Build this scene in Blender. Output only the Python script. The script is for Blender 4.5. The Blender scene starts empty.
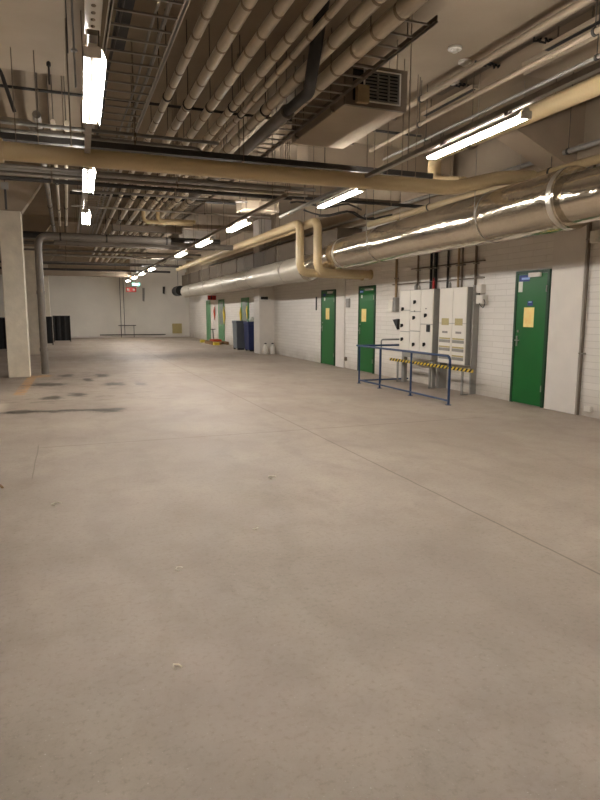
import bpy, bmesh, math, random
from mathutils import Vector, Matrix
random.seed(7)
S = bpy.context.scene
COL = S.collection
# ------------------------------------------------------------------ camera
F_PX, PITCH, YAW, ROLL, CAM_H = 612.07, 0.142369, 0.362271, 0.0031, 1.5
cam_d = bpy.data.cameras.new('camera'); cam = bpy.data.objects.new('camera', cam_d); COL.objects.link(cam)
cam_d.sensor_fit = 'VERTICAL'; cam_d.sensor_height = 24.0; cam_d.lens = 24.0*F_PX/800.0
cam_d.clip_start = 0.05; cam_d.clip_end = 200
cp, sp, cy, sy = math.cos(PITCH), math.sin(PITCH), math.cos(YAW), math.sin(YAW)
fwd = Vector((sy*cp, cy*cp, -sp)); rt = Vector((cy, -sy, 0)); up = rt.cross(fwd)
r2 = math.cos(ROLL)*rt + math.sin(ROLL)*up; u2 = -math.sin(ROLL)*rt + math.cos(ROLL)*up
cam.matrix_world = Matrix(((r2.x,u2.x,-fwd.x,0),(r2.y,u2.y,-fwd.y,0),(r2.z,u2.z,-fwd.z,CAM_H),(0,0,0,1)))
S.camera = cam
# ------------------------------------------------------------------ world, exposure
W = bpy.data.worlds.new('world'); S.world = W; W.use_nodes = True
W.node_tree.nodes['Background'].inputs[0].default_value = (1.0, .9, .78, 1)
W.node_tree.nodes['Background'].inputs[1].default_value = 0.02
S.view_settings.view_transform = 'Standard'; S.view_settings.look = 'None'
S.view_settings.gamma = 1; S.view_settings.use_curve_mapping = False
S.view_settings.exposure = 2.2
TUBE_STRENGTH = 30.0
TUBE_COLOR = (1.0, .96, .925)
S.cycles.max_bounces = 14; S.cycles.diffuse_bounces = 8
# ------------------------------------------------------------------ materials
def hexc(r, g, b):
    f = lambda c: (c/12.92 if c <= .04045 else ((c+.055)/1.055)**2.4)
    return (f(r/255), f(g/255), f(b/255), 1)
def mat(name, color, rough=.6, metal=0, var=.12, scale=6, bump=.0, bscale=40, emit=None, spec=.5, dirt=None):
    m = bpy.data.materials.new(name); m.use_nodes = True
    nt = m.node_tree; N = nt.nodes; L = nt.links; b = N['Principled BSDF']
    b.inputs['Roughness'].default_value = rough; b.inputs['Metallic'].default_value = metal
    b.inputs['Specular IOR Level'].default_value = spec
    tc = N.new('ShaderNodeTexCoord')
    no = N.new('ShaderNodeTexNoise'); no.inputs['Scale'].default_value = scale; no.inputs['Detail'].default_value = 5
    L.new(tc.outputs['Object'], no.inputs['Vector'])
    cr = N.new('ShaderNodeValToRGB'); L.new(no.outputs['Fac'], cr.inputs['Fac'])
    c = color
    cr.color_ramp.elements[0].position = .3; cr.color_ramp.elements[1].position = .7
    d = dirt or tuple(x*(1-var*2) for x in c[:3])+(1,)
    cr.color_ramp.elements[0].color = d; cr.color_ramp.elements[1].color = c
    L.new(cr.outputs['Color'], b.inputs['Base Color'])
    if bump:
        n2 = N.new('ShaderNodeTexNoise'); n2.inputs['Scale'].default_value = bscale; n2.inputs['Detail'].default_value = 4
        L.new(tc.outputs['Object'], n2.inputs['Vector'])
        bp = N.new('ShaderNodeBump'); bp.inputs['Strength'].default_value = bump; bp.inputs['Distance'].default_value = .02
        L.new(n2.outputs['Fac'], bp.inputs['Height']); L.new(bp.outputs['Normal'], b.inputs['Normal'])
    if emit:
        b.inputs['Emission Color'].default_value = tuple(emit[0])+(1,); b.inputs['Emission Strength'].default_value = emit[1]
    return m
M = {}
M['ceiling'] = mat('painted_concrete_ceiling', hexc(156,140,119), .85, var=.07, scale=1.5, bump=.15, bscale=12)
M['beam'] = mat('painted_concrete_beam', hexc(166,150,129), .8, var=.06, scale=2)
M['column'] = mat('column_concrete', hexc(222,212,192), .8, var=.09, scale=4, bump=.2, bscale=20)
M['pilaster'] = mat('smooth_white_plaster', hexc(224,217,207), .7, var=.04, scale=3, bump=.05)
M['plaster'] = mat('back_wall_paint', hexc(236,231,220), .75, var=.04, scale=1.2)
M['white'] = mat('white_enamel', hexc(222,216,204), .4, var=.02)
M['cab'] = mat('cabinet_enamel', hexc(232,226,213), .45, var=.03, scale=3)
M['cabgrey'] = mat('cabinet_side_grey', hexc(150,147,140), .5, var=.05)
M['dial'] = mat('meter_face', hexc(188,172,118), .5, var=.08, scale=30)
M['green'] = mat('green_door_paint', hexc(6,98,34), .38, var=.06, scale=2)
M['greenpale'] = mat('pale_green_paint', hexc(96,150,104), .45, var=.08, scale=2)
M['glassgrey'] = mat('wired_glass_dull', hexc(150,160,150), .25, var=.1)
M['darkframe'] = mat('dark_green_frame', hexc(10,62,28), .5)
M['beige'] = mat('beige_pipe_paint', hexc(196,174,134), .42, var=.05, scale=2)
M['cream'] = mat('cream_pipe_wrap', hexc(206,192,168), .28, var=.08, scale=5, bump=.1)
M['band'] = mat('pipe_band', hexc(150,130,105), .5, var=.1)
M['foil'] = mat('foil_duct_wrap', hexc(206,194,174), .12, metal=.92, var=.06, scale=2, bump=.5, bscale=7)
M['shadebrown'] = mat('shaded_wall_brown', hexc(104,90,72), .7, var=.08)  # dark tone carries the shade of the upper far wall
M['zinc'] = mat('bright_zinc', hexc(205,198,186), .4, metal=.3, var=.05)
M['dullfoil'] = mat('dull_foil_wrap', hexc(192,184,168), .36, metal=.45, var=.05, scale=2, bump=.3, bscale=5)
M['foilseam'] = mat('foil_tape', hexc(215,208,194), .3, metal=.85, var=.04, bump=.5, bscale=14)
M['galv'] = mat('galvanised_steel', hexc(158,150,138), .42, metal=.55, var=.08, scale=9)
M['greypipe'] = mat('grey_pipe', hexc(118,110,100), .45, var=.1, scale=6)
M['greypale'] = mat('pale_grey_pipe', hexc(150,146,138), .5, var=.08)
M['darktray'] = mat('dark_steel', hexc(56,52,48), .6, var=.1)
M['black'] = mat('black_plastic', hexc(18,17,17), .5, var=.1)
M['blackcloth'] = mat('black_sheeting', hexc(12,12,13), .75, var=.2, bump=.2)
M['brownsteel'] = mat('brown_grey_steel', hexc(118,104,88), .5, metal=.2, var=.08)
M['blue'] = mat('blue_rail_paint', hexc(36,62,100), .4, var=.12, scale=12)
M['greyrail'] = mat('grey_rail', hexc(130,130,126), .5)
M['bluebin'] = mat('blue_plastic', hexc(20,36,88), .45, var=.06)
M['greybin'] = mat('grey_plastic', hexc(98,104,110), .5, var=.05)
M['paper'] = mat('white_paper', hexc(225,228,215), .7, var=.02)
M['yellowpaper'] = mat('yellow_notice_paper', hexc(246,228,150), .7, var=.08, scale=14, dirt=hexc(244,206,130))
M['bluesign'] = mat('blue_sign', hexc(20,48,122), .5, var=.03)
M['lightblue'] = mat('light_blue_ink', hexc(150,180,225), .5, var=.02)
M['red'] = mat('red_paint', hexc(178,32,22), .45, var=.05)
M['teal'] = mat('teal_sign', hexc(70,170,150), .5)
M['orange'] = mat('orange_vest', hexc(190,70,30), .7)
M['yellow'] = mat('yellow_paint', hexc(222,196,60), .5)
M['wood'] = mat('pallet_wood', hexc(150,118,80), .8, var=.15, scale=12)
M['tan'] = mat('tan_card', hexc(168,144,108), .8, var=.1, scale=12)
M['scrap'] = mat('paper_scrap', hexc(215,205,185), .8)
M['steel'] = mat('plain_steel', hexc(170,168,160), .3, metal=.8)
M['unlit'] = mat('unlit_tube_glass', hexc(200,196,186), .2, var=.01)
M['tube'] = mat('lit_fluorescent_tube', (1,1,1,1), .4, emit=(TUBE_COLOR, TUBE_STRENGTH*.85))
M['tube_boosted'] = mat('lit_boosted_fluorescent_tube', (1,1,1,1), .4, emit=(TUBE_COLOR, TUBE_STRENGTH*1.15))  # same kind of tube, strength raised to brighten the right wall
M['tube_far'] = mat('lit_boosted_far_tube', (1,1,1,1), .4, emit=(TUBE_COLOR, TUBE_STRENGTH*1.9))  # same kind of tube, strength raised to lift the dim far end

BLOBS = [(-.05,15.43,.13,.37),(.73,15.16,.13,.36),(-.45,13.66,.33,.28),(.13,11.77,.14,.22),(.85,13.3,.18,.28),(-.69,10.0,.26,.17),(-.2,9.9,.22,.1),(.1,9.86,.22,.07),(.53,9.76,.22,.17),(-.3,11.47,.16,.2),(.39,14.28,.1,.3),(1.38,13.12,.1,.28)]
def concrete_floor():
    m = bpy.data.materials.new('worn_concrete_floor'); m.use_nodes = True
    nt = m.node_tree; N = nt.nodes; L = nt.links; b = N['Principled BSDF']
    tc = N.new('ShaderNodeTexCoord'); sx = N.new('ShaderNodeSeparateXYZ'); L.new(tc.outputs['Object'], sx.inputs[0])
    X, Y = sx.outputs['X'], sx.outputs['Y']
    def mth(op, a, b_=None, c=None):
        n = N.new('ShaderNodeMath'); n.operation = op
        for i, v in enumerate((a, b_, c)):
            if v is None: continue
            if isinstance(v, (int, float)): n.inputs[i].default_value = v
            else: L.new(v, n.inputs[i])
        return n.outputs[0]
    def noise(scale, detail=5, sc=(1,1,1), rough=.55):
        mp = N.new('ShaderNodeMapping'); L.new(tc.outputs['Object'], mp.inputs[0]); mp.inputs['Scale'].default_value = sc
        n = N.new('ShaderNodeTexNoise'); n.inputs['Scale'].default_value = scale; n.inputs['Detail'].default_value = detail
        n.inputs['Roughness'].default_value = rough
        L.new(mp.outputs[0], n.inputs['Vector']); return n.outputs['Fac']
    def ss(v, lo, hi):
        n = N.new('ShaderNodeMapRange'); n.interpolation_type = 'SMOOTHSTEP'
        n.inputs[1].default_value = lo; n.inputs[2].default_value = hi; L.new(v, n.inputs[0]); return n.outputs[0]
    def mix(f, c1, c2):
        n = N.new('ShaderNodeMix'); n.data_type = 'RGBA'
        if isinstance(f, (int, float)): n.inputs[0].default_value = f
        else: L.new(f, n.inputs[0])
        for i, c in ((6, c1), (7, c2)):
            if isinstance(c, tuple): n.inputs[i].default_value = c
            else: L.new(c, n.inputs[i])
        return n.outputs[2]
    def box(x0, x1, y0, y1, e=.25):
        a = mth('MULTIPLY', ss(X, x0-e, x0+e), mth('SUBTRACT', 1, ss(X, x1-e, x1+e)))
        c = mth('MULTIPLY', ss(Y, y0-e, y0+e), mth('SUBTRACT', 1, ss(Y, y1-e, y1+e)))
        return mth('MULTIPLY', a, c)
    c = mix(ss(noise(.55, 6), .32, .68), hexc(148,135,121), hexc(164,151,137))
    c = mix(mth('MULTIPLY', ss(noise(3.2, 8, rough=.7), .4, .72), .45), c, hexc(135,123,109))
    c = mix(mth('MULTIPLY', ss(noise(1.1, 6, (1, .25, 1)), .52, .75), .35), c, hexc(174,164,149))
    c = mix(mth('MULTIPLY', ss(noise(34, 5, rough=.75), .48, .75), .5), c, hexc(106,95,82))
    c = mix(mth('MULTIPLY', ss(noise(1.7, 9, (1, .6, 1), .75), .56, .66), .22), c, hexc(112,100,86))
    c = mix(mth('MULTIPLY', ss(noise(90, 2), .66, .78), .5), c, hexc(206,197,182))
    # swirling scuffs
    wv = N.new('ShaderNodeTexWave'); wv.inputs['Scale'].default_value = .35; wv.inputs['Distortion'].default_value = 14
    wv.inputs['Detail'].default_value = 4; L.new(tc.outputs['Object'], wv.inputs['Vector'])
    c = mix(mth('MULTIPLY', ss(wv.outputs['Fac'], .82, .99), .10), c, hexc(104,93,80))
    # cast joints between the slabs
    wob = mth('MULTIPLY', mth('SUBTRACT', noise(2.5, 3), .5), .02)
    def vline(x, y0, y1, w, k):
        d = mth('ABSOLUTE', mth('ADD', mth('SUBTRACT', X, x), wob))
        return mth('MULTIPLY', mth('MULTIPLY', mth('SUBTRACT', 1, ss(d, w*.4, w)), box(x-1, x+1, y0, y1, .1)), k)
    def hline(y, x0, x1, w, k):
        d = mth('ABSOLUTE', mth('ADD', mth('SUBTRACT', Y, y), wob))
        return mth('MULTIPLY', mth('MULTIPLY', mth('SUBTRACT', 1, ss(d, w*.4, w)), box(x0, x1, y-1, y+1, .1)), k)
    dark = hexc(84,72,60)
    c = mix(vline(2.83, -8, 30, .012, .6), c, dark)
    c = mix(vline(-.36, 5.9, 7.4, .008, .5), c, dark)
    c = mix(hline(7.25, -.36, 5.7, .02, .45), c, dark)
    c = mix(hline(15.4, -1, 7, .03, .35), c, dark)
    c = mix(hline(-1.0, -8, 7, .02, .5), c, dark)
    # damp oily patches beside the column and pipe
    nz = mth('MULTIPLY', mth('SUBTRACT', noise(4.2, 10, (.6, 1.2, 1), .85), .5), 7.5)
    stain = None
    for (bx, by, rx, ry) in BLOBS:
        a = mth('DIVIDE', mth('SUBTRACT', X, bx), rx); b2 = mth('DIVIDE', mth('SUBTRACT', Y, by), ry)
        d = mth('ADD', mth('SQRT', mth('ADD', mth('MULTIPLY', a, a), mth('MULTIPLY', b2, b2))), nz)
        k = mth('SUBTRACT', 1, ss(d, .9, 1.25))
        stain = k if stain is None else mth('MAXIMUM', stain, k)
    c = mix(mth('MULTIPLY', stain, .8), c, hexc(50,44,32))
    faint = mth('MULTIPLY', ss(noise(2.6, 8, (.6, 1.1, 1), .7), .55, .6), box(-1.6, 1.6, 10.2, 16.5, .5))
    c = mix(mth('MULTIPLY', faint, .4), c, hexc(90,82,66))
    c = mix(mth('MULTIPLY', box(-1.25, -.98, 10.0, 11.0, .1), .5), c, hexc(205,194,176))
    # faded orange paint stripe at the column foot
    slant = mth('SUBTRACT', X, mth('MULTIPLY', mth('SUBTRACT', Y, 12.0), .02))
    d = mth('ABSOLUTE', mth('ADD', slant, .87))
    pm = mth('MULTIPLY', mth('SUBTRACT', 1, ss(d, .07, .13)), box(-2, 1, 12.1, 15.3, .2))
    pm2 = mth('MULTIPLY', box(-.85, -.4, 15.2, 15.7, .08), .9)
    pm = mth('MULTIPLY', mth('MAXIMUM', pm, pm2), ss(noise(5, 5), .3, .55))
    c = mix(mth('MULTIPLY', pm, .65), c, hexc(192,140,72))
    L.new(c, b.inputs['Base Color'])
    ro = N.new('ShaderNodeMapRange'); ro.inputs[3].default_value = .46; ro.inputs[4].default_value = .7
    L.new(noise(1.2, 6), ro.inputs[0])
    L.new(mth('SUBTRACT', ro.outputs[0], mth('MULTIPLY', stain, .12)), b.inputs['Roughness'])
    b.inputs['Specular IOR Level'].default_value = .4
    bp = N.new('ShaderNodeBump'); bp.inputs['Strength'].default_value = .12; bp.inputs['Distance'].default_value = .01
    L.new(noise(30, 6, rough=.7), bp.inputs['Height']); L.new(bp.outputs[0], b.inputs['Normal'])
    return m
M['floor'] = concrete_floor()

def brick_wall():
    m = bpy.data.materials.new('white_painted_brick'); m.use_nodes = True
    nt = m.node_tree; N = nt.nodes; L = nt.links; b = N['Principled BSDF']
    tc = N.new('ShaderNodeTexCoord'); sx = N.new('ShaderNodeSeparateXYZ'); L.new(tc.outputs['Object'], sx.inputs[0])
    cb = N.new('ShaderNodeCombineXYZ'); L.new(sx.outputs['Y'], cb.inputs[0]); L.new(sx.outputs['Z'], cb.inputs[1])
    bt = N.new('ShaderNodeTexBrick'); L.new(cb.outputs[0], bt.inputs['Vector'])
    bt.inputs['Scale'].default_value = 1; bt.inputs['Brick Width'].default_value = .6; bt.inputs['Row Height'].default_value = .1
    bt.inputs['Mortar Size'].default_value = .006; bt.inputs['Mortar Smooth'].default_value = .4
    bt.inputs['Color1'].default_value = hexc(228,222,213); bt.inputs['Color2'].default_value = hexc(222,216,206)
    bt.inputs['Mortar'].default_value = hexc(208,201,190)
    no = N.new('ShaderNodeTexNoise'); no.inputs['Scale'].default_value = 2; no.inputs['Detail'].default_value = 7
    L.new(tc.outputs['Object'], no.inputs['Vector'])
    # scuffed and dirty near the floor
    mr = N.new('ShaderNodeMapRange'); mr.inputs[1].default_value = .45; mr.inputs[2].default_value = 0; L.new(sx.outputs['Z'], mr.inputs[0])
    mu = N.new('ShaderNodeMath'); mu.operation = 'MULTIPLY'; L.new(mr.outputs[0], mu.inputs[0]); L.new(no.outputs['Fac'], mu.inputs[1])
    mx = N.new('ShaderNodeMix'); mx.data_type = 'RGBA'; L.new(mu.outputs[0], mx.inputs[0])
    L.new(bt.outputs['Color'], mx.inputs[6]); mx.inputs[7].default_value = hexc(150,136,116)
    L.new(mx.outputs[2], b.inputs['Base Color']); b.inputs['Roughness'].default_value = .6
    ad = N.new('ShaderNodeMath'); ad.operation = 'MULTIPLY_ADD'; L.new(bt.outputs['Fac'], ad.inputs[0]); ad.inputs[1].default_value = -1
    n2 = N.new('ShaderNodeTexNoise'); n2.inputs['Scale'].default_value = 25; L.new(tc.outputs['Object'], n2.inputs['Vector']); L.new(n2.outputs['Fac'], ad.inputs[2])
    bp = N.new('ShaderNodeBump'); bp.inputs['Strength'].default_value = .45; bp.inputs['Distance'].default_value = .01
    L.new(ad.outputs[0], bp.inputs['Height']); L.new(bp.outputs[0], b.inputs['Normal'])
    return m
M['brick'] = brick_wall()
def hazard():
    m = bpy.data.materials.new('black_yellow_stripes'); m.use_nodes = True
    nt = m.node_tree; N = nt.nodes; L = nt.links; b = N['Principled BSDF']
    tc = N.new('ShaderNodeTexCoord'); sx = N.new('ShaderNodeSeparateXYZ'); L.new(tc.outputs['Object'], sx.inputs[0])
    a = N.new('ShaderNodeMath'); a.operation = 'ADD'; L.new(sx.outputs['Y'], a.inputs[0]); L.new(sx.outputs['Z'], a.inputs[1])
    f = N.new('ShaderNodeMath'); f.operation = 'PINGPONG'; L.new(a.outputs[0], f.inputs[0]); f.inputs[1].default_value = .06
    g = N.new('ShaderNodeMath'); g.operation = 'GREATER_THAN'; L.new(f.outputs[0], g.inputs[0]); g.inputs[1].default_value = .03
    mx = N.new('ShaderNodeMix'); mx.data_type = 'RGBA'; L.new(g.outputs[0], mx.inputs[0])
    mx.inputs[6].default_value = hexc(225,196,70); mx.inputs[7].default_value = hexc(25,24,22)
    L.new(mx.outputs[2], b.inputs['Base Color']); b.inputs['Roughness'].default_value = .5
    return m
M['hazard'] = hazard()
# ------------------------------------------------------------------ mesh helpers
def link(name, bm, mats, parent=None, smooth=False):
    me = bpy.data.meshes.new(name)
    bmesh.ops.recalc_face_normals(bm, faces=bm.faces[:])
    bm.to_mesh(me); bm.free()
    if not isinstance(mats, (list, tuple)): mats = [mats]
    for m in mats: me.materials.append(M[m])
    if smooth:
        for p in me.polygons: p.use_smooth = True
        me.set_sharp_from_angle(angle=math.radians(40))
    o = bpy.data.objects.new(name, me); COL.objects.link(o)
    if parent: o.parent = parent
    return o
def B(): return bmesh.new()
def box(bm, x0, x1, y0, y1, z0, z1, bev=0, mi=0):
    t = bmesh.new(); r = bmesh.ops.create_cube(t, size=1)
    for v in t.verts: v.co = Vector(((x0+x1)/2+v.co.x*(x1-x0), (y0+y1)/2+v.co.y*(y1-y0), (z0+z1)/2+v.co.z*(z1-z0)))
    if bev: bmesh.ops.bevel(t, geom=t.edges[:], offset=bev, segments=2, affect='EDGES', profile=.5)
    merge(bm, t, mi); return bm
def merge(bm, t, mi=0):
    vm = {v: bm.verts.new(v.co) for v in t.verts}
    for f in t.faces:
        try:
            g = bm.faces.new([vm[v] for v in f.verts]); g.material_index = mi
        except ValueError: pass
    t.free()
def tube(bm, pts, r, seg=10, fillet=0, mi=0, cap=True, rads=None):
    pts = [Vector(p) for p in pts]
    if fillet:
        q = [pts[0]]
        for i in range(1, len(pts)-1):
            a, b, c = pts[i-1], pts[i], pts[i+1]
            d1 = (a-b).normalized(); d2 = (c-b).normalized()
            for k in range(7):
                t = k/6; p1 = b+d1*fillet; p2 = b+d2*fillet
                q.append((1-t)**2*p1 + 2*t*(1-t)*b + t*t*p2)
        q.append(pts[-1]); pts = q
    n = len(pts); rings = []
    d0 = (pts[1]-pts[0]).normalized()
    u = d0.cross(Vector((0,0,1)));
    if u.length < .1: u = d0.cross(Vector((0,1,0)))
    u.normalize()
    for i, p in enumerate(pts):
        if i == 0: d = pts[1]-pts[0]
        elif i == n-1: d = pts[-1]-pts[-2]
        else: d = (pts[i+1]-pts[i]).normalized()+(pts[i]-pts[i-1]).normalized()
        d.normalize(); u = (u-d*u.dot(d)).normalized(); w = d.cross(u)
        rr = rads[i] if rads else r
        rings.append([bm.verts.new(p+u*math.cos(2*math.pi*k/seg)*rr+w*math.sin(2*math.pi*k/seg)*rr) for k in range(seg)])
    for i in range(n-1):
        for k in range(seg):
            f = bm.faces.new((rings[i][k], rings[i][(k+1)%seg], rings[i+1][(k+1)%seg], rings[i+1][k])); f.material_index = mi
    if cap:
        f = bm.faces.new(rings[0][::-1]); f.material_index = mi
        f = bm.faces.new(rings[-1]); f.material_index = mi
    return bm
def prism(bm, prof, axis, a, b, mi=0):
    """extrude a 2-D outline along 'x' or 'y' or 'z'"""
    def P(p, t):
        return {'x': (t, p[0], p[1]), 'y': (p[0], t, p[1]), 'z': (p[0], p[1], t)}[axis]
    A = [bm.verts.new(P(p, a)) for p in prof]; C = [bm.verts.new(P(p, b)) for p in prof]; n = len(prof)
    for f in ([A[::-1], C] + [[A[i], A[(i+1)%n], C[(i+1)%n], C[i]] for i in range(n)]):
        g = bm.faces.new(f); g.material_index = mi
    return bm
def thing(name, label, cat, loc=(0,0,0), group=None):
    o = bpy.data.objects.new(name, None); COL.objects.link(o); o.location = loc; o.empty_display_size = .1
    o['label'] = label; o['category'] = cat
    if group: o['group'] = group
    return o
def tag(o, label, cat, group=None, kind=None):
    o['label'] = label; o['category'] = cat
    if group: o['group'] = group
    if kind: o['kind'] = kind
    return o
def struct(name, bm, mats, parent=None, smooth=False):
    o = link(name, bm, mats, parent, smooth)
    if not parent: o['kind'] = 'structure'
    return o
def dup(root, loc, label=None, group=None):
    r = root.copy(); COL.objects.link(r); r.location = loc
    if label: r['label'] = label
    if group: r['group'] = group
    for ch in list(root.children):
        c = ch.copy(); COL.objects.link(c); c.parent = r
        for g in ch.children:
            d = g.copy(); COL.objects.link(d); d.parent = c
    return r
CEIL = 4.75; XR = 7.07; YB = 37.9; XL = -9.0; YN = -8.0
# ------------------------------------------------------------------ room shell
struct('floor', box(B(), XL-.2, XR+.2, YN-.2, YB+.2, -.2, 0), 'floor')
struct('ceiling', box(B(), XL-.2, XR+.2, YN-.2, YB+.2, CEIL, CEIL+.2), 'ceiling')
struct('wall_right', box(B(), XR, XR+.2, YN-.2, YB+.2, 0, CEIL), 'brick')
struct('wall_back', box(B(), XL, XR, YB, YB+.2, 0, CEIL), 'plaster')
struct('wall_left', box(B(), XL-.2, XL, YN-.2, YB+.2, 0, CEIL), 'plaster')
struct('wall_front', box(B(), XL, XR, YN-.2, YN, 0, CEIL), 'plaster')
struct('baseboard_back', box(B(), XL, XR, YB-.02, YB, 0, .08), 'pilaster')
# smooth wall columns (the frames of the building) flush in the brick wall
for i, (y0, y1, x0) in enumerate(((6.98, 7.62, 7.03), (15.2, 15.75, 7.03), (21.3, 22.0, 6.5), (31.5, 32.0-.3, 7.03))):
    struct('trim_%d' % (i+1), box(B(), x0, XR, y0, y1, 0, CEIL, .006), 'pilaster')
# frame beams across the ceiling, with sloped haunches at the wall
FR = (7.1, 15.4, 23.5, 31.8)
for i, y in enumerate(FR):
    bm = B()
    if i: prism(bm, [(XL, 4.6), (-.6, 4.6), (XR, 4.6), (XR, CEIL), (XL, CEIL)], 'y', y-.02, y+.42)
    else: prism(bm, [(5.72, 4.10), (5.72, 3.98), (6.29, 3.73), (XR, 3.40), (XR, 4.70), (6.7, 4.45)], 'y', y-.02, y+.42)
    struct('trim_%d' % (i+5), bm, 'beam')
# wall ledge high on the right wall, and flat ceiling rib
struct('trim_9', box(B(), 6.86, XR, YN, YB, 3.62, 3.86, .01), 'beam')
prism_b = B(); prism(prism_b, [(5.75, CEIL), (5.8, 4.6), (6.2, 4.6), (6.25, CEIL)], 'y', YN, 7.0)
struct('trim_10', prism_b, 'beam')
struct('trim_12', box(B(), 6.96, XR, YN, YB, 3.86, CEIL), 'beam')
struct('trim_11', box(B(), XL, 3.2, 33.2, 33.7, 3.3, CEIL), 'beam')

# ------------------------------------------------------------------ columns on the left
def column(x, y, label):
    t = thing('concrete_column', label, 'column', (x, y, 0), None)
    h = .225
    bm = B(); box(bm, -h, h, -h, h, 0, 3.7, .012); link('shaft', bm, 'column', t)
    bm = B(); prism(bm, [(-h-.02, 3.69), (h+.02, 3.69), (h+.62, 4.59), (h+.62, 4.74), (-h-.62, 4.74), (-h-.62, 4.59)], 'y', -.2, .2)
    link('haunch', bm, 'beam', t)
    return t
column(-1.065, 15.55, 'nearest white concrete column at left, with orange paint stripe at its foot')
column(-1.12, 23.6, 'second white concrete column, behind the grey downpipe')
column(-.93, 32.0, 'third and farthest white concrete column, beside black sheeting panels')
column(-8.2, 15.55, 'white concrete column deep in the dark left side')
# ------------------------------------------------------------------ fluorescent lamps
LZ = 3.10
def make_lamp(label, lit=True, shade=1, edge=-.028, tm='tube'):
    """twin tube lamp with one sloped reflector wing on its +X (shade=1) or -X side"""
    t = thing('fluorescent_lamp', label, 'ceiling lamp', (0,0,0), 'fluorescent lamps hung in two rows'); t.rotation_euler.z = -.021
    bm = B(); prism(bm, [(-.016,.0),(.016,.0),(.028,.07),(-.028,.07)], 'y', -.74, .74)
    link('spine', bm, 'white', t)
    s = shade; bm = B()
    prism(bm, [(s*.028,.052),(s*.060,.040),(s*.082,edge),(s*.085,edge),(s*.064,.044),(s*.028,.058)], 'y', -.74, .74)
    link('reflector', bm, 'white', t)
    for s in (-1, 1):
        bm = B(); tube(bm, [(s*.038, -.715, .006), (s*.038, .715, .006)], .013, 10)
        link('tube', bm, tm if lit else 'unlit', t, True)
    for s in (-1, 1):
        bm = B(); box(bm, -.055, .055, s*.728-.014, s*.728+.014, -.012, .05, .004); link('tube_holder', bm, 'white', t)
    for s in (-1, 1):
        bm = B(); box(bm, -.02, .02, s*.5-.03, s*.5+.03, .068, .11); link('bracket', bm, 'galv', t)
    return t
XLs, XRs, XR2 = .315, 3.69, 3.16
lamp0 = make_lamp('lit lamp of the left row nearest the viewer, below the white perforated rail')
lamp0.location = (.25, 5.06, LZ)
dup(lamp0, (.325, 8.31, LZ), 'lit lamp of the left row just beyond the big beige crossing pipe')
dup(lamp0, (.39, 11.56, LZ), 'third lit lamp of the left row, the small far one above the grey pipes')
lampR = make_lamp('long lit lamp at the right, nearest the foil duct, under the beige pipe', shade=-1, edge=-.002, tm='tube_boosted'); lampR.location = (XRs-.05, 5.06, LZ)
dup(lampR, (XRs+.05, 8.31, LZ), 'lit lamp whose near end meets the underside of the beige crossing pipe')
lampF = None
for y, lb in ((11.66,'lit lamp left of the twin beige dropping pipes, first of the receding row'),
              (14.8,'second lamp of the receding row, short bright bar above the far floor'),
              (17.9,'third lamp of the receding row, small bright bar before the unlit one'),
              (24.3,'fourth lit lamp of the receding row, just past the unlit lamp'),
              (27.5,'fifth lit lamp of the receding row, tiny and bright'),
              (30.7,'sixth lit lamp of the receding row, tiny, near the exit signs'),
              (33.9,'last and farthest lit lamp, glowing beside the teal sign on the back wall')):
    if lampF is None: lampF = make_lamp(lb, shade=-1, edge=.034, tm='tube_far'); lampF.location = (XR2, y, LZ); lampF.rotation_euler.z = 0
    else: dup(lampF, (XR2, y, LZ), lb)
for x, y, lb in ((.18, 1.81, 'lit lamp of the left row over the viewer'), 
             
             (3.57, 1.81, 'lit lamp of the right row beside the viewer')):
    dup(lamp0 if x < 1 else lampR, (x, y, LZ), lb)
ul = make_lamp('unlit lamp in the receding row, dark between two lit ones', False, shade=-1, edge=-.002); ul.location = (XR2, 21.1, LZ)
# rails carrying the lamps
def rail(x, y0, y1, label, perf=None, matn='galv', step=3.25, first=.6, z=LZ+.108, rot=-.021):
    t = thing('lamp_rail', label, 'rail', (x, y0, z)); t.rotation_euler.z = rot
    L_ = y1-y0; bm = B()
    if perf:
        ya, yb = perf; w = .045; c = .09; n = int((yb-ya)/c)
        for k in range(n):
            a = ya+k*c-y0; vs = []; hr = .014
            inner = [bm.verts.new((hr*math.cos(math.pi/4*j+math.pi/8)*1.0, a+c/2+hr*1.6*math.sin(math.pi/4*j+math.pi/8), 0)) for j in range(8)]
            outer = [bm.verts.new(p) for p in ((w, a+c*.7, 0), (w*.5, a+c, 0), (-w*.5, a+c, 0), (-w, a+c*.7, 0), (-w, a+c*.3, 0), (-w*.5, a, 0), (w*.5, a, 0), (w, a+c*.3, 0))]
            for j in range(8): bm.faces.new((inner[j], inner[(j+1)%8], outer[(j+1)%8], outer[j]))
            for q in (((w, a+c*.7, 0), (w, a+c, 0), (w*.5, a+c, 0)), ((-w, a+c*.7, 0), (-w*.5, a+c, 0), (-w, a+c, 0)), ((w, a+c*.3, 0), (w*.5, a, 0), (w, a, 0)), ((-w, a+c*.3, 0), (-w, a, 0), (-w*.5, a, 0))):
                bm.faces.new([bm.verts.new(p) for p in q])
        for s in (-1, 1): box(bm, s*w-.002, s*w+.002, ya-y0, yb-y0, 0, .045)
        box(bm, -.03, .03, yb-y0, L_, 0, .035, mi=1)
    else:
        box(bm, -.03, .03, 0, L_, 0, .045)
    link('channel', bm, [matn, 'galv'], t)
    y = first
    while y < L_:
        bm = B(); tube(bm, [(0, y, .03), (0, y, CEIL-z+.01)], .006, 6); link('hanger_rod', bm, 'brownsteel', t)
        y += step
    return t
rail(.02, -6, 13, 'white perforated channel running over the left lamp row', perf=(-1.0, 4.3), matn='white')
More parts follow.
